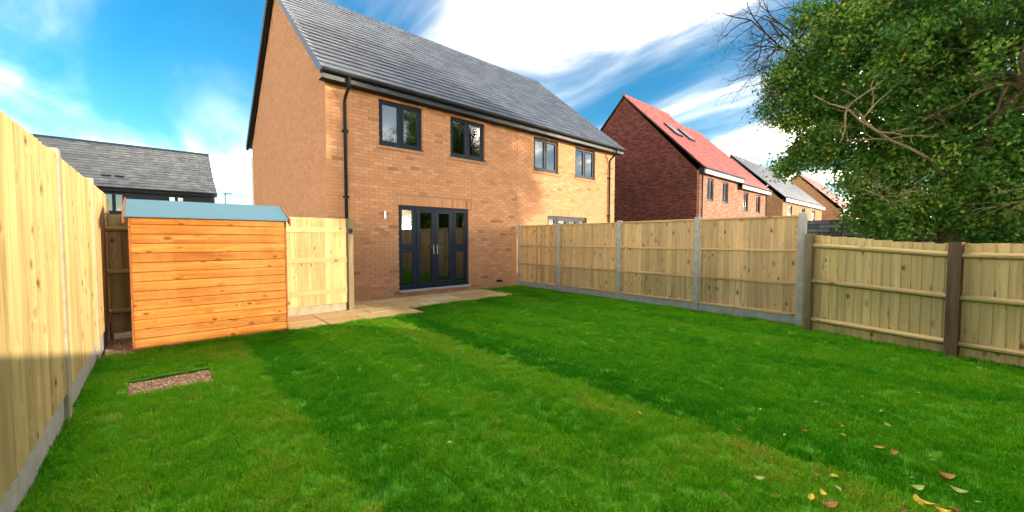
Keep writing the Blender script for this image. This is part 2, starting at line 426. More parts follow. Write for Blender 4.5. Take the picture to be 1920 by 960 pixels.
# longer, untrimmed blades where the mower does not reach
def edge(p, q, n, jitter=.03):
    for _ in range(n):
        t = random.random(); P.append((p[0]+(q[0]-p[0])*t+random.uniform(-jitter, jitter), p[1]+(q[1]-p[1])*t+random.uniform(-jitter, jitter), -.004))
        T.append(random.uniform(.25, .7)); S.append(random.uniform(.9, 1.75))
edge((LFX+.06, -1.2), (LFX+.06, 6.6), 420); edge((rfx(1.7)-.07, 1.7), (rfx(8.6)-.07, 8.6), 300); edge((7.38, 1.35), (7.02, -.05), 70); edge((7.0, -.05), (6.98, -1.2), 60)
edge((-.2, 6.63), (1.4, 6.63), 60, .02); edge((1.42, 6.625), (3.72, 6.625), 90, .02); edge((3.74, 7.225), (6.66, 7.225), 110, .02); edge((6.72, 7.25), (6.72, 8.7), 60, .02)
P = np.array(P); T = np.array(T); S = np.array(S)
# natural patchiness: sums of sines plus random blades
ph = rng.uniform(0, 6.28, (10,)); fr = rng.uniform(1.5, 9, (10, 2))*rng.choice([-1, 1], (10, 2))
pn = sum(np.sin(P[:, 0]*fr[i, 0]+P[:, 1]*fr[i, 1]+ph[i]) for i in range(10))/10
T = np.clip(T + .06 + .20*pn + rng.normal(0, .10, len(T)) + (rng.random(len(T)) < .035)*.35, 0, 1)
S = S*(1+.22*pn)
me = bpy.data.meshes.new('grass'); me.from_pydata(P.tolist(), [], [])
for nm, arr in (('gtone', T), ('gscale', S)):
    a = me.attributes.new(nm, 'FLOAT', 'POINT'); a.data.foreach_set('value', arr.astype(np.float32))
a = me.attributes.new('grot', 'FLOAT_VECTOR', 'POINT')
rot = np.zeros((len(P), 3), dtype=np.float32); rot[:, 2] = rng.uniform(0, 6.28, len(P)); rot[:, :2] = rng.normal(0, .07, (len(P), 2)); a.data.foreach_set('vector', rot.ravel())
grass = obj('grass', me); grass['kind'] = 'stuff'
tag(grass, 'short green turf grass covering the whole garden lawn', 'grass')
ng = bpy.data.node_groups.new('scatter_grass', 'GeometryNodeTree')
ng.interface.new_socket('Geometry', in_out='INPUT', socket_type='NodeSocketGeometry'); ng.interface.new_socket('Geometry', in_out='OUTPUT', socket_type='NodeSocketGeometry')
gi = ng.nodes.new('NodeGroupInput'); go = ng.nodes.new('NodeGroupOutput')
m2p = ng.nodes.new('GeometryNodeMeshToPoints'); iop = ng.nodes.new('GeometryNodeInstanceOnPoints'); ci = ng.nodes.new('GeometryNodeCollectionInfo')
ci.inputs['Collection'].default_value = tuft_col; ci.inputs['Separate Children'].default_value = True; ci.inputs['Reset Children'].default_value = True
iop.inputs['Pick Instance'].default_value = True
def named(nm, ty):
    n = ng.nodes.new('GeometryNodeInputNamedAttribute'); n.data_type = ty; n.inputs['Name'].default_value = nm; return n.outputs[0]
ri = ng.nodes.new('FunctionNodeRandomValue'); ri.data_type = 'INT'; ri.inputs[4].default_value = 0; ri.inputs[5].default_value = 4
ng.links.new(gi.outputs[0], m2p.inputs[0]); ng.links.new(m2p.outputs[0], iop.inputs['Points']); ng.links.new(ci.outputs[0], iop.inputs['Instance'])
ng.links.new(ri.outputs[2], iop.inputs['Instance Index'])
ng.links.new(named('grot', 'FLOAT_VECTOR'), iop.inputs['Rotation']); ng.links.new(named('gscale', 'FLOAT'), iop.inputs['Scale'])
ng.links.new(iop.outputs[0], go.inputs[0])
md = grass.modifiers.new('scatter', 'NODES'); md.node_group = ng

# ------------------------------------------------------------------ gravel patches
def gravel(name, x0, x1, y0, y1, z, n, label):
    mb = MB(); mb.face([(x0, y0, z), (x1, y0, z), (x1, y1, z), (x0, y1, z)], .15)
    for _ in range(n):
        c = Vector((random.uniform(x0+.01, x1-.01), random.uniform(y0+.01, y1-.01), z+random.uniform(.0, .006)))
        r = random.uniform(.005, .014); t = random.random(); a = random.random()*6.28
        ax = Vector((math.cos(a), math.sin(a), 0))*r*random.uniform(.9, 1.6); ay = Vector((-math.sin(a), math.cos(a), 0))*r; az = Vector((0, 0, r*.7))
        p = [c+ax, c+ay, c-ax, c-ay]; top = c+az; b0 = len(mb.v)
        mb.v += [tuple(q) for q in p] + [tuple(top+ax*.3), tuple(top+ay*.4), tuple(top-ax*.4), tuple(top-ay*.3)]
        for i in range(4):
            j = (i+1) % 4; mb.f.append((b0+i, b0+j, b0+4+j, b0+4+i)); mb.t.append(t)
        mb.f.append((b0+4, b0+5, b0+6, b0+7)); mb.t.append(t)
    o = mb.build(name, M['pebble'], tint=True); o['kind'] = 'stuff'; tag(o, label, 'gravel')
gravel('gravel', HOLE[0]-.005, HOLE[1]+.005, HOLE[2]-.005, HOLE[3]+.005, -.042, 2300, 'gravel filling the rectangular cut-out in the lawn near the shed')
gravel('gravel', LFX+.03, -.20, 6.66, 7.8, -.02, 2400, 'gravel on the narrow strip between the left fence and the shed')
gravel('gravel', 1.40, 2.66, 7.62, 7.84, .0, 900, 'loose pale gravel along the foot of the timber gate')

# ------------------------------------------------------------------ patio of separate slabs
patio = obj('patio', None); patio['kind'] = 'structure'
bed = MB().box(1.42, 3.74, 6.655, 8.78, -.06, -.012).box(3.74, 6.68, 7.255, 8.78, -.06, -.012).box(-.2, 1.42, 6.75, 7.8, -.06, -.02)
bed.build('bedding', M['mortar'], patio)
slab_cache = {}
def slab(x0, x1, y0, y1):
    w, l = round(x1-x0-.02, 3), round(y1-y0-.02, 3)
    if (w, l) not in slab_cache: slab_cache[(w, l)] = MB().box(0, w, 0, l, -.03, 0).mesh('slab', M['slab'])
    bevel(obj('slab', slab_cache[(w, l)], patio, (x0+.01, y0+.01, .012+random.uniform(-.003, .003)), (random.uniform(-.002, .002), random.uniform(-.002, .002), 0)), .006, 1)
rows = [(6.65, 7.25, 1.42, 3.74), (7.25, 7.70, 1.42, 6.70), (7.70, 8.30, 1.42, 6.70), (8.30, 8.74, 1.42, 6.70)]
for ri_, (y0, y1, xa, xb) in enumerate(rows):
    x = xa - (.0, .3, .15, .45)[ri_]
    widths = [.6, .9, .45, .6, .75, .9, .6, .45, .9, .6, .75, .6]
    random.shuffle(widths); i = 0
    while x < xb-.02:
        w = widths[i % len(widths)]; i += 1
        s0, s1 = max(x, xa), min(x+w, xb)
        if xb-s1 < .15: s1 = xb
        if s1-s0 > .1: slab(s0, s1, y0, y1)
        x += w
        if s1 >= xb: break

# ------------------------------------------------------------------ main house
house = thing('house', 'orange-buff brick semi-detached house with grey slate roof and anthracite windows', 'house', (HX0, HY0, 0))
HW, HD = HX1-HX0, HY1-HY0
# openings on the rear wall, in house coordinates (x from the left corner)
WZ0, WZ1 = 3.566, 4.60
WIN = [(3.77, 4.87), (5.677, 6.80), (8.73, 9.868), (10.734, 11.868)]
DOOR = (4.223, 6.248, .17, 2.212); DOOR2 = (9.36, 11.41, .17, 2.165)
openings = [(a-HX0, b_-HX0, WZ0, WZ1) for a, b_ in WIN] + [(d[0]-HX0, d[1]-HX0, d[2], d[3]) for d in (DOOR, DOOR2)]
def wall_cells(length, z1, ops):
    xs = sorted({0, length, *[o[0] for o in ops], *[o[1] for o in ops]}); zs = sorted({-.06, z1, *[o[2] for o in ops], *[o[3] for o in ops]})
    for a, b_ in zip(xs, xs[1:]):
        run = None
        for c, d in zip(zs, zs[1:]):
            hit = any(o[0] < (a+b_)/2 < o[1] and o[2] < (c+d)/2 < o[3] for o in ops)
            if hit:
                if run: yield (a, b_, *run); run = None
            else: run = (run[0], d) if run else (c, d)
        if run: yield (a, b_, *run)
wm = MB()
for (a, b_, c, d) in wall_cells(HW, EAVE_Z, openings): wm.box(a, b_, .0, .12, c, d)
ry, rz_ = RIDGE_Y-HY0, RIDGE_Z-.12
wm.build('rear_wall', M['mortar'], house)
slope = (RIDGE_Z-(EAVE_Z+.16))/(RIDGE_Y-HY0+.28)
gz = lambda y: RIDGE_Z-.14 - slope*abs(y-ry)
for xa in (0.0, HW-.12):
    gm = MB(); gm.prism([(xa, .121, -.06), (xa, .121, gz(0)), (xa, ry, gz(ry)), (xa, HD, gz(HD)), (xa, HD, -.06)], (.12, 0, 0)); gm.build('gable_wall', M['mortar'], house)
MB().box(.121, HW-.121, HD-.12, HD, -.06, EAVE_Z).build('front_wall', M['white'], house)
MB().box(-.012, .115, HD+.002, HD+.45, -.06, EAVE_Z-.25).build('white_return', M['white'], house)

def brick_rects(length, zmax, ops, top=None):
    out = []; nrow = int(zmax/.075)+1
    for r in range(-1, nrow):
        z0 = r*.075+.005; z1 = z0+.065
        x = -.1125 if r % 2 else 0.0
        while x < length-.01:
            iv = [(max(x, .0)+.0, min(x+.215, length))]; x += .225
            for o in ops:
                if o[2] < z1-.02 and o[3] > z0+.02:
                    nv = []
                    for a, b_ in iv:
                        if b_ <= o[0] or a >= o[1]: nv.append((a, b_)); continue
                        if a < o[0]: nv.append((a, o[0]))
                        if b_ > o[1]: nv.append((o[1], b_))
                    iv = nv
            for a, b_ in iv:
                if b_-a < .03: continue
                if top and z1 > min(top(a), top(b_)): continue
                if not top and z1 > zmax: continue
                out.append((a, b_, z0, z1))
    return out
PROUD = .008
# lintel soldier courses over the doors and brick sills below windows are left out of the stretcher bond
sold = [(d[0]-HX0-.1, d[1]-HX0+.1, d[3]+.002, d[3]+.227) for d in (DOOR, DOOR2)]
sills = [(a-HX0-.06, b_-HX0+.06, WZ0-.09, WZ0) for a, b_ in WIN]
rear = brick_rects(HW, EAVE_Z-.01, openings+sold+sills)
for (a, b_, c, d) in sold:
    x = a
    while x < b_-.05: rear.append((x, x+.065, c, d-.01)); x += .075
def brick_tint():  # random tone per brick, a few of them dark
    r = random.random()
    return random.uniform(0, .08) if r < .045 else random.uniform(.15, 1)
camp = Vector((0, 0, CAM_H))
def near(rc): return (Vector((HX0+(rc[0]+rc[1])/2, HY0, (rc[2]+rc[3])/2))-camp).length
vis = [rc for rc in rear if HX0+rc[0] > 3.02 and rc[2] > .0]
vis.sort(key=near); picked = set(vis[:300])
bm_ = MB(); cache = {}
for rc in rear:
    a, b_, c, d = rc
    if rc in picked:
        key = (round(b_-a, 3), round(d-c, 3))
        if key not in cache: cache[key] = MB().box(0, key[0], -PROUD, .002, 0, key[1]).mesh('brick', M['brick_o'])
        obj('brick', cache[key], house, (a, random.uniform(-.0015, .0015), c))
    else:
        j = random.uniform(-.0015, .0015); bm_.box(a, b_, -PROUD+j, .002, c, d, brick_tint())
bm_.build('rear_brickwork', M['brick_t'], house, tint=True, kind='stuff')
gb = MB()
for (a, b_, c, d) in brick_rects(HD, RIDGE_Z, [], gz):
    j = random.uniform(-.0015, .0015); gb.box(-.007+j*.5, .002, a-PROUD if a < .001 else a, b_, c, d, random.uniform(.2, .9))
gb.build('gable_brickwork', M['brick_t'], house, tint=True, kind='stuff')
for (a, b_, c, d) in sills:
    sl = MB().prism([(a, -.035, c), (a, .1, c), (a, .1, d-.004), (a, -.035, d-.03)], (b_-a, 0, 0)).build('brick_sill', M['sill'], house)
for xj in (3.36-HX0, 8.0-HX0):
    MB().box(xj, xj+.012, -.0115, -.003, .0, EAVE_Z-.01).build('movement_joint', M['sill'], house)

ab = MB().box(7.22-HX0, 7.435-HX0, -.016, -.009, .155, .22).build('air_brick', M['black'], house)
def frame_ring(mb, x0, x1, z0, z1, w, y0, y1):
    mb.box(x0, x0+w, y0, y1, z0, z1).box(x1-w, x1, y0, y1, z0, z1).box(x0+w, x1-w, y0, y1, z0, z0+w).box(x0+w, x1-w, y0, y1, z1-w, z1); return mb
def room(parent, x0, x1, z0, z1, depth, y):
    mb = MB()
    mb.face([(x0, y, z1), (x1, y, z1), (x1, y+depth, z1), (x0, y+depth, z1)]); mb.face([(x0, y, z0), (x0, y+depth, z0), (x0, y+depth, z1), (x0, y, z1)])
    mb.face([(x1, y, z0), (x1, y, z1), (x1, y+depth, z1), (x1, y+depth, z0)]); mb.face([(x0, y+depth, z0), (x1, y+depth, z0), (x1, y+depth, z1), (x0, y+depth, z1)])
    mb.build('room_walls', M['room'], parent)
    MB().box(x0, x1, y, y+depth, z0-.02, z0-.001).build('room_floor', M['roomfloor'], parent)
def window(parent, x0, x1, z0, z1, y=.055, kind='casement', mat=None, deep=True):
    mat = mat or M['upvc']
    w = frame_ring(MB(), x0+.001, x1-.001, z0+.001, z1-.001, .055, y, y+.07).build('window', mat, parent)
    xm = (x0+x1)/2
    MB().box(xm-.03, xm+.03, y+.002, y+.068, z0+.056, z1-.056).build('mullion', mat, w)
    for (a, b_) in ((x0+.057, xm-.031), (xm+.031, x1-.057)):
        frame_ring(MB(), a, b_, z0+.057, z1-.057, .045, y-.012, y+.05).build('sash', mat, w)
        MB().box(a+.045, b_-.045, y+.018, y+.026, z0+.102, z1-.102).build('pane', M['glass'], w)
    MB().box(x0-.0, x1+.0, y-.10, y+.0, z0-.03, z0+.0).build('frame_cill', mat, w)
    return w
for (a, b_) in WIN:
    window(house, a-HX0, b_-HX0, WZ0, WZ1)
for (a, b_) in ((.25, 2.9), (2.95, 5.2), (5.4, 7.8), (7.9, 10.2)):
    room(house, a, b_, 2.75, 4.95, 3.2, .13)
def patio_door(parent, x0, x1, z0, z1, side=.46, y=.05):
    d = frame_ring(MB(), x0+.001, x1-.001, z0+.001, z1-.001, .055, y, y+.07).build('patio_door', M['upvc'], parent)
    for xm in (x0+side, x1-side): MB().box(xm-.03, xm+.03, y+.001, y+.069, z0+.056, z1-.056).build('mullion', M['upvc'], d)
    zt = z0+1.0
    for (a, b_) in ((x0+.056, x0+side-.031), (x1-side+.031, x1-.056)):
        MB().box(a, b_, y+.003, y+.066, zt-.045, zt+.045).build('transom', M['upvc'], d)
        for (c, e) in ((z0+.057, zt-.046), (zt+.046, z1-.057)):
            frame_ring(MB(), a, b_, c, e, .05, y-.01, y+.05).build('sidelight_frame', M['upvc'], d)
            MB().box(a+.05, b_-.05, y+.018, y+.026, c+.05, e-.05).build('pane', M['glass'], d)
    xm = (x0+x1)/2
    for i, (a, b_) in enumerate(((x0+side+.031, xm-.003), (xm+.003, x1-side-.031))):
        lf = frame_ring(MB(), a, b_, z0+.057, z1-.057, .095, y-.014, y+.05).build('door_leaf', M['upvc'], d)
        MB().box(a+.095, b_-.095, y+.018, y+.026, z0+.152, z1-.152).build('pane', M['glass'], d)
        hx = b_-.05 if i == 0 else a+.05; sg = -1 if i == 0 else 1
        hd = MB().box(hx-.016, hx+.016, y-.024, y-.0145, z0+.85, z0+1.09)
        hd.tube([(hx, y-.024, z0+1.02), (hx, y-.07, z0+1.02)], .009, 6); hd.tube([(hx, y-.066, z0+1.02), (hx+sg*.12, y-.066, z0+1.015)], .009, 6)
        hd.build('handle', M['chrome'], d)
    MB().box(x0-.03, x1+.03, y-.12, y, z0-.045, z0).build('threshold', M['paleboard'], d)
    return d
patio_door(house, DOOR[0]-HX0, DOOR[1]-HX0, DOOR[2], DOOR[3]); patio_door(house, DOOR2[0]-HX0, DOOR2[1]-HX0, DOOR2[2], DOOR2[3])
room(house, .3, 5.1, .16, 2.55, 4.2, .13); room(house, 5.4, 10.2, .16, 2.55, 4.2, .13)

# roof: deck, separate slates on the rear slope, ridge, verge caps, soffit, fascia, gutter
OV, EOV = .13, .30
sl_len = math.hypot(ry+EOV, RIDGE_Z-(EAVE_Z+.14)); ey, ez = -EOV, EAVE_Z+.14
sd = Vector((0, ry+EOV, RIDGE_Z-ez)).normalized(); sn = Vector((0, -sd.z, sd.y))
e0 = Vector((-OV, ey, ez))
deck = MB().prism([e0, e0+sd*sl_len, e0+sd*sl_len-sn*.05, e0-sn*.05], (HW+2*OV, 0, 0))
e1 = Vector((-OV, 2*ry-ey, ez)); sd1 = Vector((0, -sd.y, sd.z)); sn1 = Vector((0, sd.z, sd.y))
deck.prism([e1-sn1*.05, e1+sd1*(sl_len-.001)-sn1*.05, e1+sd1*(sl_len-.001), e1], (HW+2*OV, 0, 0))
roof = deck.build('roof', M['fascia'], house)
def tile_mesh(w, l, th, mat):
    return MB().hexa([(0, 0, th*1.0), (w, 0, th*1.0), (w, l, .002), (0, l, .002), (0, 0, 2*th), (w, 0, 2*th), (w, l, th), (0, l, th)]).mesh('roof_tile', mat)
def basis(u, s_, n):
    return Matrix((u, s_, n)).transposed()
def lay_tiles(parent, e, u, s_, n, width, length, tw, gauge, th, mat_t, mat_o=None, pick=0, world=Vector((0, 0, 0)), skip=None):
    B = basis(u, s_, n); eul = B.to_euler(); full = gauge+.06; cells = []
    rows = int(round(length/gauge)); gg = length/rows
    for r in range(rows):
        x = 0.0 if r % 2 == 0 else -tw/2
        while x < width-.005:
            a, b_ = max(x, 0), min(x+tw, width); x += tw
            if b_-a < .02: continue
            if skip and skip(a, b_, r*gg): continue
            cells.append((a, b_, r*gg, min(gg+.05, length-r*gg)))
    cells.sort(key=lambda c: (world+e+u*((c[0]+c[1])/2)+s_*c[2]-camp).length)
    mass = MB(); cache = {}
    for i, (a, b_, q, l) in enumerate(cells):
        w = round(b_-a-.004, 3); l = round(l, 3); p = e+u*(a+.002)+s_*q+n*(.001+random.uniform(0, .003))
        if i < pick:
            if (w, l) not in cache: cache[(w, l)] = tile_mesh(w, l, th, mat_o)
            obj('roof_tile', cache[(w, l)], parent, p, eul)
        else:
            pts = [(0, 0, th), (w, 0, th), (w, l, .002), (0, l, .002), (0, 0, 2*th), (w, 0, 2*th), (w, l, th), (0, l, th)]
            mass.hexa([p+u*x_+s_*y_+n*z_ for x_, y_, z_ in pts], random.random())
    if mass.v: mass.build('roof_tiles_far', mat_t, parent, tint=True, kind='stuff')
UX = Vector((1, 0, 0))
# 'roof' is a part; its slates are sub-parts
lay_tiles(roof, e0+sn*.0, UX, sd, sn, HW+2*OV, sl_len, .33, .262, .026, M['slate_t'], M['slate_o'], 300, Vector((HX0, HY0, 0)))
rl = MB()
nr = 24
for i in range(nr):
    xa = -OV-.02+i*(HW+2*OV+.04)/nr; xb = xa+(HW+2*OV+.04)/nr-.012
    MB().tube([(0, 0, 0), (xb-xa, 0, 0)], .12, 8).build('ridge_tile', M['slate_o'], roof, loc=(xa, ry, RIDGE_Z-.045))
M['verge'] = plain('slate_blue_verge', (.055, .07, .11), .4, .45, .1)
nv = 22
for side, xv in ((0, -OV), (1, HW+OV)):
    for i in range(nv):
        l = sl_len/nv; p = Vector((xv, ey, ez))+sd*(i*l)
        mb = MB(); x0, x1 = (-.035, .07) if side == 0 else (-.07, .035)
        mb.hexa([Vector((x0, 0, 0))-sn*.10, Vector((x1, 0, 0))-sn*.10, Vector((x1, 0, 0))+sd*(l+.03)-sn*.12, Vector((x0, 0, 0))+sd*(l+.03)-sn*.12,
                 Vector((x0, 0, 0))+sn*.05, Vector((x1, 0, 0))+sn*.05, Vector((x1, 0, 0))+sd*(l+.03)+sn*.032, Vector((x0, 0, 0))+sd*(l+.03)+sn*.032])
        mb.build('verge_cap', M['verge'], roof, loc=p)
    # front-slope verge as one board
    q = Vector((xv-.035 if side == 0 else xv-.035, 2*ry-ey, ez))
    MB().prism([q-sn1*.16, q+sd1*sl_len-sn1*.16, q+sd1*sl_len+sn1*.05, q+sn1*.05], (.07, 0, 0)).build('verge_board', M['black'], roof)
MB().box(-OV+.0, HW+OV-.0, ey+.03, .0-.01, EAVE_Z-.012, EAVE_Z).build('soffit', M['black'], roof)
MB().box(-OV-.002, HW+OV+.002, ey+.005, ey+.028, EAVE_Z-.03, EAVE_Z+.13).build('fascia', M['fascia'], roof)
gut = MB(); pr = []
for k in range(7):
    a = math.pi + k*math.pi/6; pr.append((math.cos(a)*.058, math.sin(a)*.058))
prof = pr + [(p[0]*.86, p[1]*.86) for p in reversed(pr)]
gut.prism([(-OV-.03, ey-.058+c[0], EAVE_Z+.125+c[1]) for c in prof], (HW+2*OV+.06, 0, 0))
gut.build('gutter', M['black'], roof)
def downpipe(parent, x, ztop, y_eave, mat, rad=.034):
    mb = MB().tube([(x, y_eave, ztop), (x, y_eave, ztop-.13), (x, y_eave+.04, ztop-.19), (x, -.10, ztop-.34), (x, -.062, ztop-.42), (x, -.062, .02)], rad, 10)
    o = mb.build('downpipe', mat, parent, smooth=True)
    for z in (.9, 2.3, 3.7): MB().box(x-.055, x+.055, -.062-.045, -.008, z-.02, z+.02).build('bracket', mat, o)
downpipe(house, 3.0-HX0, EAVE_Z+.08, ey-.058, M['black']); downpipe(house, 12.70-HX0, EAVE_Z+.08, ey-.058, M['black'])
lt = MB().tube([(0, -.05, -.09), (0, -.05, .09)], .035, 10); lt.box(-.03, .03, -.02, .0, -.05, .05)
tag(lt.build('wall_light', M['chrome'], None, loc=(3.86, HY0-.01, 1.95)), 'small brushed steel cylinder wall light left of the patio doors', 'wall light')

# ------------------------------------------------------------------ fences
def board_mesh(w, h, mat, t0=.006, t1=.016):
    """feather-edge board: x width, front at -y"""
    return MB().hexa([(0, -t0, 0), (w, -t1, 0), (w, 0, 0), (0, 0, 0), (0, -t0, h), (w, -t1, h), (w, 0, h), (0, 0, h)]).mesh('board', mat)
def local_frame(A, B):
    A, B = Vector(A), Vector(B); d = B-A; return A, d.length, math.atan2(d.y, d.x)

# left fence: runs along +Y, the garden is at local -y
lf = thing('fence', 'tall pale pine close-board fence with concrete posts along the left of the lawn', 'fence', (LFX, -1.40, 0), math.pi/2)
posts = [0.0, 1.96, 3.92, 5.886, 7.88, 9.42]
pm = MB().box(-.048, .048, -.042, .07, -.1, LFH+.02).mesh('post', M['leftpost'])
bmesh_ = board_mesh(.128, LFH-.235, M['fence_pale'], .004, .030)
for i, px in enumerate(posts):
    if px < 9: bevel(obj('post', pm, lf, (px, 0, random.uniform(-.01, .02))), .008)
    if i+1 < len(posts):
        a, b_ = px+.055, posts[i+1]-.055
        bevel(MB().box(a, b_, -.012, .04, -.06, .215).build('gravel_board', M['concrete'], lf), .005)
        n = int(round((b_-a)/.116)); st = (b_-a)/n
        for k in range(n):
            obj('board', bmesh_, lf, (a+k*st-.004*(k > 0), .0, .222+random.uniform(-.004, .004)), (0, random.uniform(-.002, .002), 0))
        for z in (.45, 1.1, 1.75): MB().box(a, b_, .005, .05, z, z+.08).build('rail', M['rail_pale'], lf)
MB().box(9.37, 9.47, -.05, .09, -.1, LFH-.08).build('post', M['mossypost'], lf)

# end fence behind the shed with the gate
ef = thing('fence', 'shaded close-board fence behind the shed joining the tall left fence', 'fence', (LFX+.03, 7.86, 0))
bme = board_mesh(.118, 1.68, M['fence_pale'])
for k in range(20):
    obj('board', bme, ef, (.02+k*.108, 0, .06+random.uniform(-.005, .005)))
for z in (.36, .92, 1.52): MB().prism([(0, -.055, z), (0, -.005, z-.03), (0, -.005, z+.045), (0, -.055, z+.03)], (2.17, 0, 0)).build('rail', M['rail_tan'], ef)
gate = thing('gate', 'pale sunlit ledged timber gate between the orange shed and the house', 'gate', (1.62, 7.86, 0))
bmg = board_mesh(.1, 1.62, M['fence_pale'], .014, .016)
for k in range(11): obj('board', bmg, gate, (.0+k*.0965, 0, .17+random.uniform(-.003, .003)))
for z in (.36, .96, 1.52): MB().box(0, 1.062, -.045, -.017, z, z+.09).build('ledge', M['rail_pale'], gate)
bevel(MB().box(1.655, 2.70, 7.865, 7.93, -.02, .16).build('gate_step', M['leftpost']), .01)
tag(bpy.data.objects['gate_step'], 'low concrete gravel board under the timber gate', 'gravel board')
gp = thing('gate_post', 'weathered square timber gate post with a black latch at the house corner', 'post', (2.76, 7.86, 0))
bevel(MB().box(-.05, .05, -.06, .06, -.05, 1.80).build('shaft', M['mossypost'], gp), .006)
MB().box(-.035, .03, -.078, -.061, 1.50, 1.60).tube([(-.02, -.09, 1.55), (.03, -.09, 1.55)], .012, 6).build('latch', M['black'], gp)
rp_ = thing('fence', 'short return of close-board fence from the gate post to the house corner', 'fence', (2.70, 7.93, 0), math.pi/2)
bmr = board_mesh(.118, 1.7, M['fence_tan'])
for k in range(7): obj('board', bmr, rp_, (.01+k*.112, 0, .03))

# right fence: concrete posts, framed panels. local x from near post to house, garden at local +y -> run from house to near so that garden is at local -y
A, Ln, rz = local_frame((rfx(8.68), 8.68, 0), (rfx(1.60), 1.60, 0))
rf = thing('fence', 'tan panel fence with pale concrete posts and gravel boards right of the lawn', 'fence', A, rz)
# garden lies on the -X side: local +y points to (sin,-cos).. handled by mirroring with GY
GY = -1 if (Matrix.Rotation(rz, 3, 'Z') @ Vector((0, -1, 0))).x < 0 else 1
RT = 1.80
pp = [8.68-y for y in (8.66, 7.009, 5.10, 3.309, 1.62)]
def fbox(x0, x1, ya, yb, z0, z1):   # ya..yb measured toward the garden
    y0, y1 = sorted((GY*ya, GY*yb)); return MB().box(x0, x1, y0, y1, z0, z1)
pmr = fbox(-.05, .05, -.05, .05, -.1, RT+.035).mesh('post', M['concrete'])
bh = RT-.16-.03
def gboard(w, h, mat, t0, t1):
    y = GY
    p = [(0, 0, 0), (w, 0, 0), (w, y*t1, 0), (0, y*t0, 0)]
    if GY < 0: p = [p[3], p[2], p[1], p[0]]
    return MB().hexa(p+[(q[0], q[1], h) for q in p]).mesh('board', mat)
bmt = gboard(.118, bh, M['fence_tan'], .005, .013)
for i, px in enumerate(pp):
    if i == 0: px += .05
    bevel(obj('post', pmr, rf, (px, 0, random.uniform(-.01, .01))), .008)
    if i+1 < len(pp):
        a, b_ = px+.05, pp[i+1]-.05
        bevel(fbox(a, b_, -.02, .025, -.05, .15).build('gravel_board', M['concrete'], rf), .005)
        n = int(round((b_-a-.04)/.1)); st = (b_-a)/n
        for k in range(n):
            obj('board', bmt, rf, (a+k*st-.003, GY*-.012, .16+random.uniform(-.003, .003)), scale=(min(1, (b_-a-k*st)/.118), 1, 1))
        for z, h in ((.155, .04), (.66, .04), (1.2, .04)): bevel(fbox(a, b_, .004, .038, z, z+h).build('rail', M['rail_tan'], rf), .003)
        bevel(fbox(a, b_, -.03, .05, RT-.035, RT-.0).build('capping', M['rail_tan'], rf), .003)
        for xs_ in (a, b_-.035): bevel(fbox(xs_, xs_+.035, .004, .034, .196, RT-.036).build('stile', M['rail_tan'], rf), .003)

# older right fence, feather-edge boards on arris rails, dark timber posts, sagging top
old = thing('fence', 'greenish feather-edge fence with dark timber posts and a dipping top, under the tree', 'fence', (7.45, 1.46, 0), math.atan2(-1.50, -.40))
GO = -1 if (Matrix.Rotation(old.rotation_euler.z, 3, 'Z') @ Vector((0, -1, 0))).x < 0 else 1
def otop(x): return 1.36 + .12*max(0, 1-x/1.5)**1.6 if x < 1.6 else 1.355
x = .05; bc = {}
def ob(x0, x1, ya, yb, z0, z1, mat, name='board'):
    y0, y1 = sorted((GO*ya, GO*yb)); return MB().box(x0, x1, y0, y1, z0, z1).build(name, mat, old)
while x < 3.1:
    h = round(otop(x)+.02, 2)
    if h not in bc:
        p = [(0, 0, 0), (.112, 0, 0), (.112, GO*.015, 0), (0, GO*.005, 0)]
        if GO < 0: p = p[::-1]
        bc[h] = MB().hexa(p+[(q[0], q[1], h) for q in p]).mesh('board', M['fence_green'])
    if not (1.46 < x < 1.50): obj('board', bc[h], old, (x, GO*-.02, -.02+random.uniform(-.006, .006)), (0, random.uniform(-.004, .004), 0))
    x += .099
for z in (.17, .72, 1.22):
    for (a, b_) in ((.04, 1.50), (1.60, 3.1)):
        za, zb = z+(otop(a)-1.36)*.8*(z/1.22), z
        mb = MB(); g_ = GO
        prof = [(0.002, -.04), (.055, -.012), (.055, .012), (.002, .04)]
        mb.prism([(a, g_*p[0], za+p[1]) for p in (prof if g_ > 0 else prof[::-1])], (b_-a, 0, zb-za)); mb.build('rail', M['rail_green'], old)
MB().box(0, .34, -.01, .01, -.02, 1.48).build('board', M['fence_green'], old, loc=(.02, 0, 0), rot=(0, 0, math.atan2(.10, .28)-old.rotation_euler.z))  # filler board added to stop sun coming through the gap between the fences
ob(-.03, .06, -.01, .085, -.1, 1.49, M['mossypost'], 'post'); ob(1.495, 1.605, -.03, .085, -.1, 1.375, M['darkpost'], 'post'); ob(3.0, 3.1, -.02, .085, -.1, 1.36, M['darkpost'], 'post')
MB().box(1.6, 3.1, *sorted((GO*.0, GO*.03)), -.06, .0).build('gravel_board', M['mossypost'], old)

# fence behind the camera, whose shadow crosses the lawn and the left fence
bf = thing('fence', 'plain close-board fence behind the camera at the end of the garden', 'fence', (LFX, -1.42, 0))
bmb = board_mesh(.118, 1.78, M['fence_tan'])
for k in range(70): obj('board', bmb, bf, (k*.108, 0, 0))

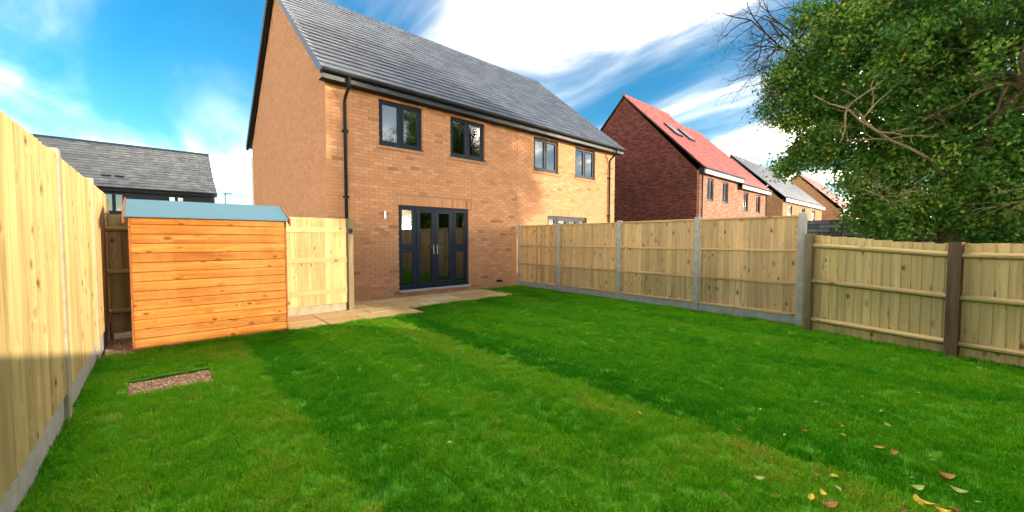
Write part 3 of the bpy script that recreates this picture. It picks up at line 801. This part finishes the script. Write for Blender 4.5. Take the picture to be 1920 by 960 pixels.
# ------------------------------------------------------------------ shed
SX0, SX1, SY0, SY1, SE, SR = -.27, 1.40, 6.73, 7.72, 1.70, 1.91
shed = thing('shed', 'small orange stained timber garden shed with blue felt roof', 'shed', (SX0, SY0, 0))
SW, SD = SX1-SX0, SY1-SY0
nb = 14; bhh = (SE-.03)/nb
def ship(w):
    return MB().prism([(0, .016, 0), (0, .016, bhh-.006), (0, -.003, bhh-.006), (0, -.009, bhh-.016), (0, -.009, .008), (0, -.004, 0)], (w, 0, 0)).mesh('board', M['shed'])
shm = ship(SW); shs = ship(SD-.02)
for k in range(nb):
    z = .03+k*bhh
    obj('board', shm, shed, (0, 0, z)); obj('board', shm, shed, (SW, SD, z), (0, 0, math.pi))
    obj('board', shs, shed, (SW, .012, z), (0, 0, math.pi/2)); obj('board', shs, shed, (0, SD-.012, z), (0, 0, -math.pi/2))
for xa in (.0, SW-.014): MB().prism([(xa, .0, SE), (xa, SD/2, SR-.03), (xa, SD, SE)], (.014, 0, 0)).build('gable', M['shed'], shed)
for xa in (-.022, SW+.002): MB().box(xa, xa+.02, -.016, .025, .0, SE).build('corner_trim', M['shedtrim'], shed)
MB().box(-.0, SW, .01, SD-.01, .0, .035).build('floor', M['shedtrim'], shed)
fl = MB(); q0, q1 = -.05, SW+.05
for s_i in (0, 1):
    yv = lambda y: y if s_i == 0 else SD-y
    pts = [(q0, yv(-.07), SE-.03), (q0, yv(-.07), SE-.012), (q0, SD/2, SR+.012), (q0, SD/2, SR-.008)]
    if s_i: pts = pts[::-1]
    fl.prism(pts, (q1-q0, 0, 0))
fr_ = fl.build('felt_roof', M['felt'], shed)
MB().box(q0, q1, -.074, -.0705, SE-.034, SE-.014).build('felt_edge', M['felt'], fr_)
for xa in (q0-.02, q1+.002):
    for s_i in (0, 1):
        yv = lambda y: y if s_i == 0 else SD-y
        pts = [(xa, yv(-.10), SE-.11), (xa, yv(-.10), SE-.01), (xa, SD/2, SR+.03), (xa, SD/2, SR-.07)]
        if s_i: pts = pts[::-1]
        MB().prism(pts, (.018, 0, 0)).build('bargeboard', M['shedtrim'], shed)

# ------------------------------------------------------------------ neighbouring houses
def simple_roof(parent, x0, x1, y0, y1, ze, zr, mat, world, tw=.3, gauge=.3, ov=.1, skip=None):
    ym = (y0+y1)/2; e_ = .25
    L_ = math.hypot(ym-y0+e_, zr-ze); s_ = Vector((0, ym-y0+e_, zr-ze)).normalized(); n_ = Vector((0, -s_.z, s_.y)); e = Vector((x0-ov, y0-e_, ze))
    d = MB().prism([e, e+s_*L_, e+s_*L_-n_*.06, e-n_*.06], (x1-x0+2*ov, 0, 0))
    f = Vector((x0-ov, y1+e_, ze)); s2 = Vector((0, -s_.y, s_.z)); n2 = Vector((0, s_.z, s_.y))
    d.prism([f-n2*.06, f+s2*(L_-.001)-n2*.06, f+s2*(L_-.001), f], (x1-x0+2*ov, 0, 0))
    r = d.build('roof', M['black'], parent)
    lay_tiles(r, e, UX, s_, n_, x1-x0+2*ov, L_, tw, gauge, .016, mat, None, 0, world, skip)
    MB().tube([(x0-ov, ym, zr+.0), (x1+ov, ym, zr+.0)], .11, 8).build('ridge', mat, r)
    return r, e, s_, n_, L_
def gable_house(h, x0, x1, depth, ze, zr, rear_ops, mw, mg):
    ops = rear_ops; mb = MB()
    for (a, b_, c, d) in wall_cells(x1-x0, ze, ops): mb.box(x0+a, x0+b_, 0, .15, c, d)
    mb.build('rear_wall', mw, h)
    ym = depth/2
    for xa in (x0, x1-.15):
        g2 = MB(); g2.prism([(xa, .151, -.05), (xa, .151, ze), (xa, ym, zr-.12), (xa, depth, ze), (xa, depth, -.05)], (.15, 0, 0)); g2.build('gable_wall', mg, h)
    MB().box(x0+.151, x1-.151, depth-.15, depth, -.05, ze).build('front_wall', mw, h)
    for (a, b_, c, d) in ops:
        window(h, x0+a, x0+b_, c, d, .06)
        MB().box(x0+a-.3, x0+b_+.3, .9, .92, c-.3, d+.3).build('inner_wall', M['room'], h)

def eaves(h, x0, x1, ze, mat, ht=.26, drop=.20):
    MB().box(x0-.1, x1+.1, -.27, -.24, ze-drop, ze-drop+ht).build('fascia', mat, h)
    MB().box(x0-.1, x1+.1, -.24, -.002, ze-drop-.01, ze-drop+.01).build('soffit', M['black'], h)
    MB().tube([(x0-.12, -.30, ze-drop+ht+.0), (x1+.12, -.30, ze-drop+ht+.0)], .05, 8).build('gutter', M['black'], h)

# red brick pair beyond, the second unit stepped down
for i, (xa, xb, ze, zr, lab) in enumerate(((20.85, 26.3, 5.0, 9.95, 'dark red brick house with red tiled roof, rooflights and pale fascia'),
                                           (26.32, 31.7, 4.68, 9.55, 'lower stepped red brick house adjoining the dark red gable house'))):
    h = thing('house', lab, 'house', (xa, 8.8, 0)); w = xb-xa; dep = 9.1
    o_ = [(.9, 1.75, ze-1.5, ze-.32), (3.0, 3.85, ze-1.5, ze-.32)] if i == 0 else [(.9, 1.75, ze-1.5, ze-.32), (3.3, 4.15, ze-1.5, ze-.32)]
    gable_house(h, 0, w, dep, ze, zr, o_, M['redbrick_rear'], M['redbrick'])
    r, e, s_, n_, L_ = simple_roof(h, 0, w, 0, dep, ze+.1, zr, M['redtile'], Vector((xa, 8.8, 0)), .3, .3, .06)
    eaves(h, 0, w, ze, M['paleboard'])
    if i == 0:
        MB().box(-.16, .02, -.28, .0, ze-.22, ze+.06).build('eaves_box', M['black'], h)
        for xr in (1.5, 3.2):
            p = e+UX*xr+s_*3.2
            rf_ = MB().hexa([p+n_*.03, p+UX*.78+n_*.03, p+UX*.78+s_*1.15+n_*.03, p+s_*1.15+n_*.03, p+n_*.1, p+UX*.78+n_*.1, p+UX*.78+s_*1.15+n_*.1, p+s_*1.15+n_*.1]).build('rooflight', M['black'], r)
            a = p+UX*.08+s_*.1+n_*.104
            MB().hexa([a, a+UX*.62, a+UX*.62+s_*.95, a+s_*.95, a+n_*.008, a+UX*.62+n_*.008, a+UX*.62+s_*.95+n_*.008, a+s_*.95+n_*.008]).build('pane', M['rooflight'], r)
    MB().tube([(.16 if i == 0 else w-.2, -.07, .0), (.16 if i == 0 else w-.2, -.07, ze-.2)], .04, 8).build('downpipe', M['black'], h)
h = thing('house', 'tan brick house with pale grey roof further along the row', 'house', (39.8, 9.8, 0))
gable_house(h, 0, 15, 8.3, 4.85, 9.15, [(1.6, 3.0, 3.2, 4.5), (6.4, 7.6, 3.2, 4.5), (10.4, 11.8, 3.2, 4.5)], M['tanbrick_far'], M['tanbrick_far'])
simple_roof(h, 0, 15, 0, 8.3, 4.95, 9.2, M['slate3'], Vector((39.8, 9.8, 0)), .45, .4)
eaves(h, 0, 15, 4.85, M['paleboard'], .35, .2)
h = thing('house', 'farthest tan brick house with red roof, partly behind the tree', 'house', (59.5, 8.9, 0))
gable_house(h, 0, 12, 8.6, 4.9, 9.6, [(1.6, 3.0, 3.2, 4.5), (6.4, 7.6, 3.2, 4.5)], M['tanbrick_far'], M['tanbrick_far'])
simple_roof(h, 0, 12, 0, 8.6, 5.0, 9.65, M['redtile'], Vector((59.5, 8.9, 0)), .45, .4)
eaves(h, 0, 12, 4.9, M['paleboard'], .35, .2)

# dark clad house on the left, across the street
h = thing('house', 'dark clad house with long grey tiled roof behind the left fence', 'house', (-9.5, 32, 0))
lops = [(7.12, 8.02, 2.9, 4.04), (9.88, 10.72, 2.9, 4.04)]
gable_house(h, 0, 12.2, 9, 4.25, 7.5, lops, M['cladding'], M['cladding'])
for k in range(80): MB().box(0, .02, -.012, -.001, 0, 4.2).build('cladding_batten', M['cladding'], h, loc=(.05+k*.152, 0, 0)) if not any(o[0]-.02 < .06+k*.152 < o[1]+.02 for o in lops) else None
r, e, s_, n_, L_ = simple_roof(h, 0, 12.2, 0, 9, 4.3, 7.5, M['slate2'], Vector((-9.5, 32, 0)), .45, .33)
eaves(h, 0, 12.2, 4.25, M['black'], .2, .16)
for xr in (7.15, 7.7):
    p = e+UX*xr+s_*1.3
    MB().hexa([p+n_*.03, p+UX*.4+n_*.03, p+UX*.4+s_*.25+n_*.03, p+s_*.25+n_*.03, p+n_*.1, p+UX*.4+n_*.1, p+UX*.4+s_*.25+n_*.06, p+s_*.25+n_*.06]).build('roof_vent', M['black'], r)
lamp = thing('street_lamp', 'thin distant street lamp between the dark house and the brick gable', 'street lamp', (3.05, 30, 0))
MB().tube([(0, 0, 0), (0, 0, 4.15)], .035, 6).build('pole', M['concrete'], lamp); MB().box(-.08, .35, -.06, .06, 4.15, 4.22).build('head', M['concrete'], lamp)

# dark grey block wall beyond the right fence
bw = thing('wall', 'dark grey coursed block wall behind the right fence beside the tree', 'wall', (12.2, 4.2, 0), -math.pi/2)
MB().box(0, 7.5, .0, .2, -.05, 1.88).build('core', M['blocks'], bw)
bcm = MB().box(0, .425, -.03, -.001, 0, .08).mesh('block', M['blockpiece'])
for r in range(8):
    for k in range(16):
        obj('block', bcm, bw, (k*.44+(.22 if r % 2 else 0), random.uniform(-.012, 0), 1.88-.097*(r+1)))

# ------------------------------------------------------------------ trees
M['bark'] = bark_mat('ivy_trunk_bark', (.035, .024, .014), (.13, .09, .05))
M['branch'] = bark_mat('pale_branch_bark', (.13, .10, .055), (.32, .26, .15), 14)
M['twig'] = bark_mat('dark_twig_bark', (.03, .022, .018), (.10, .075, .06), 14)
M['leaf'] = leaf_mat('tree_leaf', [(0, (.025, .085, .012)), (.3, (.055, .165, .02)), (.6, (.11, .25, .03)), (.85, (.19, .34, .05)), (.955, (.28, .40, .07)), (.97, (.5, .42, .05)), (1, (.55, .36, .05))], transl=.45, spec=.25)
class Leaves:
    def __init__(s): s.V = []; s.T = []
    def add(s, centres, n_each, spread, size, bias=0.0):
        for c in centres:
            cb_ = rng.normal(0, .25)
            P_ = rng.normal(0, 1, (n_each, 3))*np.array([spread, spread, spread*.75]) + np.array(c)
            d = rng.normal(0, 1, (n_each, 3)); d[:, 2] -= .5; d /= np.linalg.norm(d, axis=1)[:, None]
            q = np.cross(d, rng.normal(0, 1, (n_each, 3))); q /= np.linalg.norm(q, axis=1)[:, None]
            n = np.cross(d, q); l = size*rng.uniform(.6, 1.25, (n_each, 1)); w = l*.33
            s.V.append(np.stack([P_, P_+d*l*.45+q*w+n*l*.1, P_+d*l, P_+d*l*.45-q*w+n*l*.1], 1))
            t = np.clip(rng.normal(.47+cb_+bias, .17, n_each), 0, .95); y = rng.random(n_each) < .018; t[y] = rng.uniform(.965, 1, y.sum()); s.T.append(t)
    def build(s, name, parent, mat):
        V = np.concatenate(s.V).reshape(-1, 3); n = len(V)//4; T = np.concatenate(s.T)
        # two triangles folded along the midrib
        F = np.concatenate([np.stack([np.arange(n)*4, np.arange(n)*4+1, np.arange(n)*4+2], 1), np.stack([np.arange(n)*4, np.arange(n)*4+2, np.arange(n)*4+3], 1)])
        m = bpy.data.meshes.new(name); m.from_pydata(V.tolist(), [], F.tolist())
        a = m.attributes.new('tint', 'FLOAT', 'FACE'); a.data.foreach_set('value', np.concatenate([T, T]).astype(np.float32))
        m.materials.append(mat); return obj(name, m, parent, kind='stuff')
def wander(a, b_, n, amp, rr):
    a, b_ = Vector(a), Vector(b_); out = []; off = Vector((0, 0, 0)); L_ = (b_-a).length
    for i in range(n+1):
        t = i/n; out.append(a.lerp(b_, t)+off*math.sin(math.pi*min(1, t*1.0))*1.0)
        off += Vector((rr.gauss(0, 1), rr.gauss(0, 1), rr.gauss(0, 1)))*amp*L_/n
    return out
def grow(mb, p, d, length, rad, depth, rr, tips, split=3, droop=0.0, bend=.28, sides=5):
    n = 6; pts = [Vector(p)]; d = Vector(d).normalized()
    for i in range(n):
        d = (d+Vector((rr.gauss(0, bend), rr.gauss(0, bend), rr.gauss(0, bend)+droop))*.55).normalized(); pts.append(pts[-1]+d*length/n)
    mb.tube(pts, [rad*(1-.6*i/n) for i in range(n+1)], sides, cap=False)
    if depth == 0: tips.append(pts[-1]); return
    for k in range(split):
        i = rr.randint(2, n); t = pts[i]
        nd = (d+Vector((rr.gauss(0, .7), rr.gauss(0, .7), rr.gauss(0, .6)))).normalized()
        grow(mb, t, nd, length*rr.uniform(.55, .8), rad*(1-.6*i/n)*.7, depth-1, rr, tips, split, droop, bend, max(3, sides-1))

rr = random.Random(5)
tree = thing('ivy_tree', 'large leafy ivy-clad tree overhanging the right fence', 'tree', (10.5, -.1, 0))
tm = MB().tube([(0, 0, -.1), (.03, .02, .6), (-.02, .05, 1.4), (.0, .02, 2.2), (.08, -.02, 3.0)], [.34, .27, .24, .25, .2], 12)
tm.build('trunk', M['bark'], tree, smooth=True)
limbs = [((.06, -.02, 2.8), (.3, -1.0, 4.6), .15), ((.0, .02, 2.7), (-.3, .9, 4.7), .12), ((.08, -.02, 2.9), (.9, .4, 5.6), .15), ((.0, .05, 2.4), (-.9, -.5, 4.2), .11)]
ends = []
for a, b_, r_ in limbs:
    pts = wander(a, b_, 7, .22, rr); mb = MB().tube(pts, [r_*(1-.55*i/7) for i in range(8)], 8)
    tips = []
    for k in range(5): grow(mb, pts[rr.randint(2, 7)], (rr.gauss(0, 1), rr.gauss(0, 1), rr.gauss(.3, .6)), 1.1, r_*.4, 1, rr, tips)
    mb.build('limb', M['bark'], tree, smooth=True)
# pale bare branches reaching over the garden on the near side
for a, b_, r_ in [((-.1, .1, 2.35), (-1.5, 1.9, 4.05), .055), ((-.5, .5, 2.1), (-1.6, 1.25, 2.3), .02), ((-.2, -.4, 1.6), (-1.5, -1.2, 2.6), .03), ]:
    pts = wander(a, b_, 9, .2, rr); mb = MB().tube(pts, [.6*r_*(1-.7*i/9) for i in range(10)], 7); tips = []
    for k in range(7): grow(mb, pts[rr.randint(3, 9)], (rr.gauss(-.4, .7), rr.gauss(0, .9), rr.gauss(.3, .6)), .6, r_*.32, 1, rr, tips, 3)
    mb.build('bare_branch', M['branch'], tree, smooth=True)
lobes = [((.1, .9, 4.7), 1.5, 200), ((.0, 2.35, 4.6), .85, 90), ((.0, 1.9, 3.55), .68, 70), ((.1, 1.0, 2.9), .85, 95), ((.2, -.3, 2.9), 1.1, 120), ((.2, -1.1, 4.6), 1.7, 220),
         ((.5, .2, 6.4), 1.9, 200), ((-.2, 1.7, 5.7), .9, 80), ((-.1, .8, 1.9), .62, 60), ((.1, -.5, 1.9), .9, 90), ((-.15, 2.55, 3.0), .26, 10), ((.0, 1.15, 2.05), .42, 24), ((.9, -1.6, 2.4), 1.1, 80), ((.9, .3, 4.4), 1.3, 90), ((-.1, .5, 3.7), .85, 70)]
lv = Leaves()
for c, r_, n in lobes:
    cs = []
    for _ in range(int(n*1.3)):
        d = Vector((rr.gauss(0, 1), rr.gauss(0, 1), rr.gauss(0, 1))).normalized()*r_*(rr.random()**.45)*(rr.uniform(1.05, 1.32) if rr.random() < .10 else 1)
        cs.append(Vector(c)+Vector((d.x, d.y, d.z*.92)))
    lv.add(cs, 96, .135, .072)
iv = []
for _ in range(110):
    a = rr.random()*6.28; iv.append((.3*math.cos(a), .3*math.sin(a), rr.uniform(.3, 3.4)))
lv.add(iv, 40, .10, .07, -.1)
lv.build('crown', tree, M['leaf'])

# bare deciduous tree whose twigs show against the sky
bare = thing('bare_tree', 'bare winter tree with fine dark twigs against the sky, left of the leafy crown', 'tree', (11.5, .8, 0))
bmq = MB().tube(wander((0, 0, -.1), (-.15, .2, 4.4), 8, .06, rr), [.16-.011*i for i in range(9)], 9); bmq.build('trunk', M['bark'], bare, smooth=True)
for (a, b_, r_) in [((-.1, .1, 3.6), (-1.1, 2.5, 6.5), .05), ((-.1, .15, 4.0), (-1.2, 2.1, 6.3), .05), ((-.1, .1, 3.2), (-1.0, 2.2, 5.4), .04), ((-.1, .2, 4.3), (-.5, 2.4, 6.8), .045), ((-.1, .1, 4.2), (-1.4, 1.5, 6.2), .045), ((-.1, .1, 3.4), (-1.0, 1.8, 4.9), .04)]:
    pts = wander(a, b_, 9, .12, rr); mb = MB().tube(pts, [r_*(1-.72*i/9) for i in range(10)], 6); tips = []
    for k in range(13):
        i = rr.randint(4, 9); grow(mb, pts[i], (rr.gauss(-.3, .6), rr.gauss(.7, .6), rr.gauss(.1, .7)), 0.84, r_*.36, 3, rr, tips, 3, -.02, .32, 4)
    mb.build('limb', M['twig'], bare, smooth=True)

# trees behind the camera: they shade the house and show in its glass
def copy_tree(root, loc, rz, sc, label, cat, group):
    n = root.copy(); COL.objects.link(n); n.location = loc; n.rotation_euler = (0, 0, rz); n.scale = (sc, sc, sc)
    tag(n, label, cat, group)
    for ch in root.children:
        c = ch.copy(); COL.objects.link(c); c.parent = n
    return n
copy_tree(tree, (14.4, -5.6, 0), 2.9, 1.3, 'leafy tree behind the camera shading the house wall', 'tree', None)

# ------------------------------------------------------------------ fallen leaves
M['dryleaf'] = leaf_mat('dry_leaf', [(0, (.17, .065, .015)), (1, (.32, .15, .035))], 'rand', transl=.15)
M['yelleaf'] = leaf_mat('yellow_leaf', [(0, (.55, .38, .03)), (1, (.62, .48, .08))], 'rand', transl=.15)
M['paleleaf'] = leaf_mat('pale_green_leaf', [(0, (.26, .34, .10)), (1, (.42, .46, .22))], 'rand', transl=.15)
def leaf_mesh(mat, curl):
    mb = MB(); n = 6; L_, W_ = .085, .022; prev = None
    for i in range(n+1):
        t = i/n; w = W_*math.sin(math.pi*min(1, t*.96+.04))**.8 if i < n else 0.001; x = (t-.5)*L_; z = curl*(2*t-1)**2*.03
        cur = [(x, -w, z+w*.35), (x, 0, z), (x, w, z+w*.35)]
        if prev: mb.face([prev[0], cur[0], cur[1], prev[1]]); mb.face([prev[1], cur[1], cur[2], prev[2]])
        prev = cur
    mb.tube([(-L_/2, 0, curl*.03), (-L_/2-.025, 0, curl*.03+.004)], .0012, 4)
    return mb.mesh('fallen_leaf', mat)
LM = {k: [leaf_mesh(M[m], c) for c in (.3, .8, -.4)] for k, m in (('brown', 'dryleaf'), ('yellow', 'yelleaf'), ('pale', 'paleleaf'))}
spots = [('pale', 3.09, 0.09, 1.3), ('brown', 3.37, -0.01, 1.7), ('pale', 3.23, -0.07, 1.2), ('yellow', 2.95, 0.08, 1.3), ('yellow', 2.95, 0.05, 1.1), ('brown', 2.96, 0.01, 1.2), ('brown', 3.00, -0.05, 1.0), ('pale', 3.17, -0.13, 0.5), ('brown', 3.52, 0.28, 1.0), ('brown', 3.52, 0.21, 1.1), ('yellow', 2.64, 0.42, 0.9), ('yellow', 2.56, 0.46, 1.0), ('brown', 2.84, 0.49, 0.9), ('yellow', 2.90, 0.42, 0.8), ('brown', 2.55, 0.38, 1.3), ('pale', 2.54, 0.70, 1.0), ('brown', 2.43, 0.59, 0.8), ('brown', 3.43, 0.67, 0.9), ('yellow', 3.56, 0.47, 0.8), ('brown', 3.72, 0.50, 0.7), ('brown', 3.09, 0.99, 0.7), ('pale', 3.26, 0.75, 0.6), ('pale', 4.29, 0.34, 0.7), ('pale', 4.12, 0.73, 0.6), ('pale', 4.57, 0.49, 0.5), ('brown', 4.55, 0.27, 0.7), ('pale', 5.06, 0.16, 0.6), ('brown', 5.13, -0.13, 0.8), ('yellow', 5.11, 0.07, 0.5), ('pale', 6.55, -0.23, 0.7), ('brown', 6.34, -0.28, 0.7), ('pale', 6.78, -0.07, 0.6), ('pale', 5.78, -0.14, 0.4), ('pale', 6.02, -0.30, 0.4), ('yellow', 2.80, 1.61, 0.6), ('pale', 1.43, 2.23, 0.8), ('brown', 2.23, 0.77, 0.9), ('brown', 2.42, 0.73, 0.5), ('pale', 4.00, 0.28, 0.9), ('pale', 3.57, 0.03, 0.9), ('yellow', 3.22, 0.11, 0.5), ('brown', 2.80, 0.12, 1.0), ('yellow', 2.93, -0.01, 1.0), ('pale', 2.77, 0.38, 0.8), ('brown', 7.76, 0.18, 0.5), ('yellow', 3.60, 1.00, 0.5), ('yellow', 2.10, 4.82, 0.5)]

ORD = ['nearest', 'second nearest', 'third nearest', 'fourth nearest', 'fifth nearest', 'sixth nearest', 'seventh nearest', 'eighth nearest', 'ninth nearest', 'tenth nearest', 'eleventh nearest', 'twelfth nearest', 'thirteenth nearest', 'fourteenth nearest', 'fifteenth nearest', 'sixteenth nearest', 'seventeenth nearest', 'eighteenth nearest', 'nineteenth nearest', 'twentieth nearest']
LOOK = {'brown': 'brown dead leaf', 'yellow': 'yellow leaf', 'pale': 'pale green leaf'}
rank = {}
for k in LOOK:
    for n, q in enumerate(sorted((q for q in spots if q[0] == k), key=lambda q: math.hypot(q[1], q[2]))): rank[q] = n
for q_ in spots:
    k, x, y, s_ = q_
    o = obj('fallen_leaf', random.choice(LM[k]), None, (x, y, .022), (random.uniform(-.3, .3), random.uniform(-.3, .3), random.random()*6.28), (s_*.68, s_*.68, s_*.68))
    tag(o, LOOK[k]+' on the lawn, '+ORD[rank[q_]]+' the viewer of the '+k+' ones', 'leaf', k+' leaves fallen on the lawn')
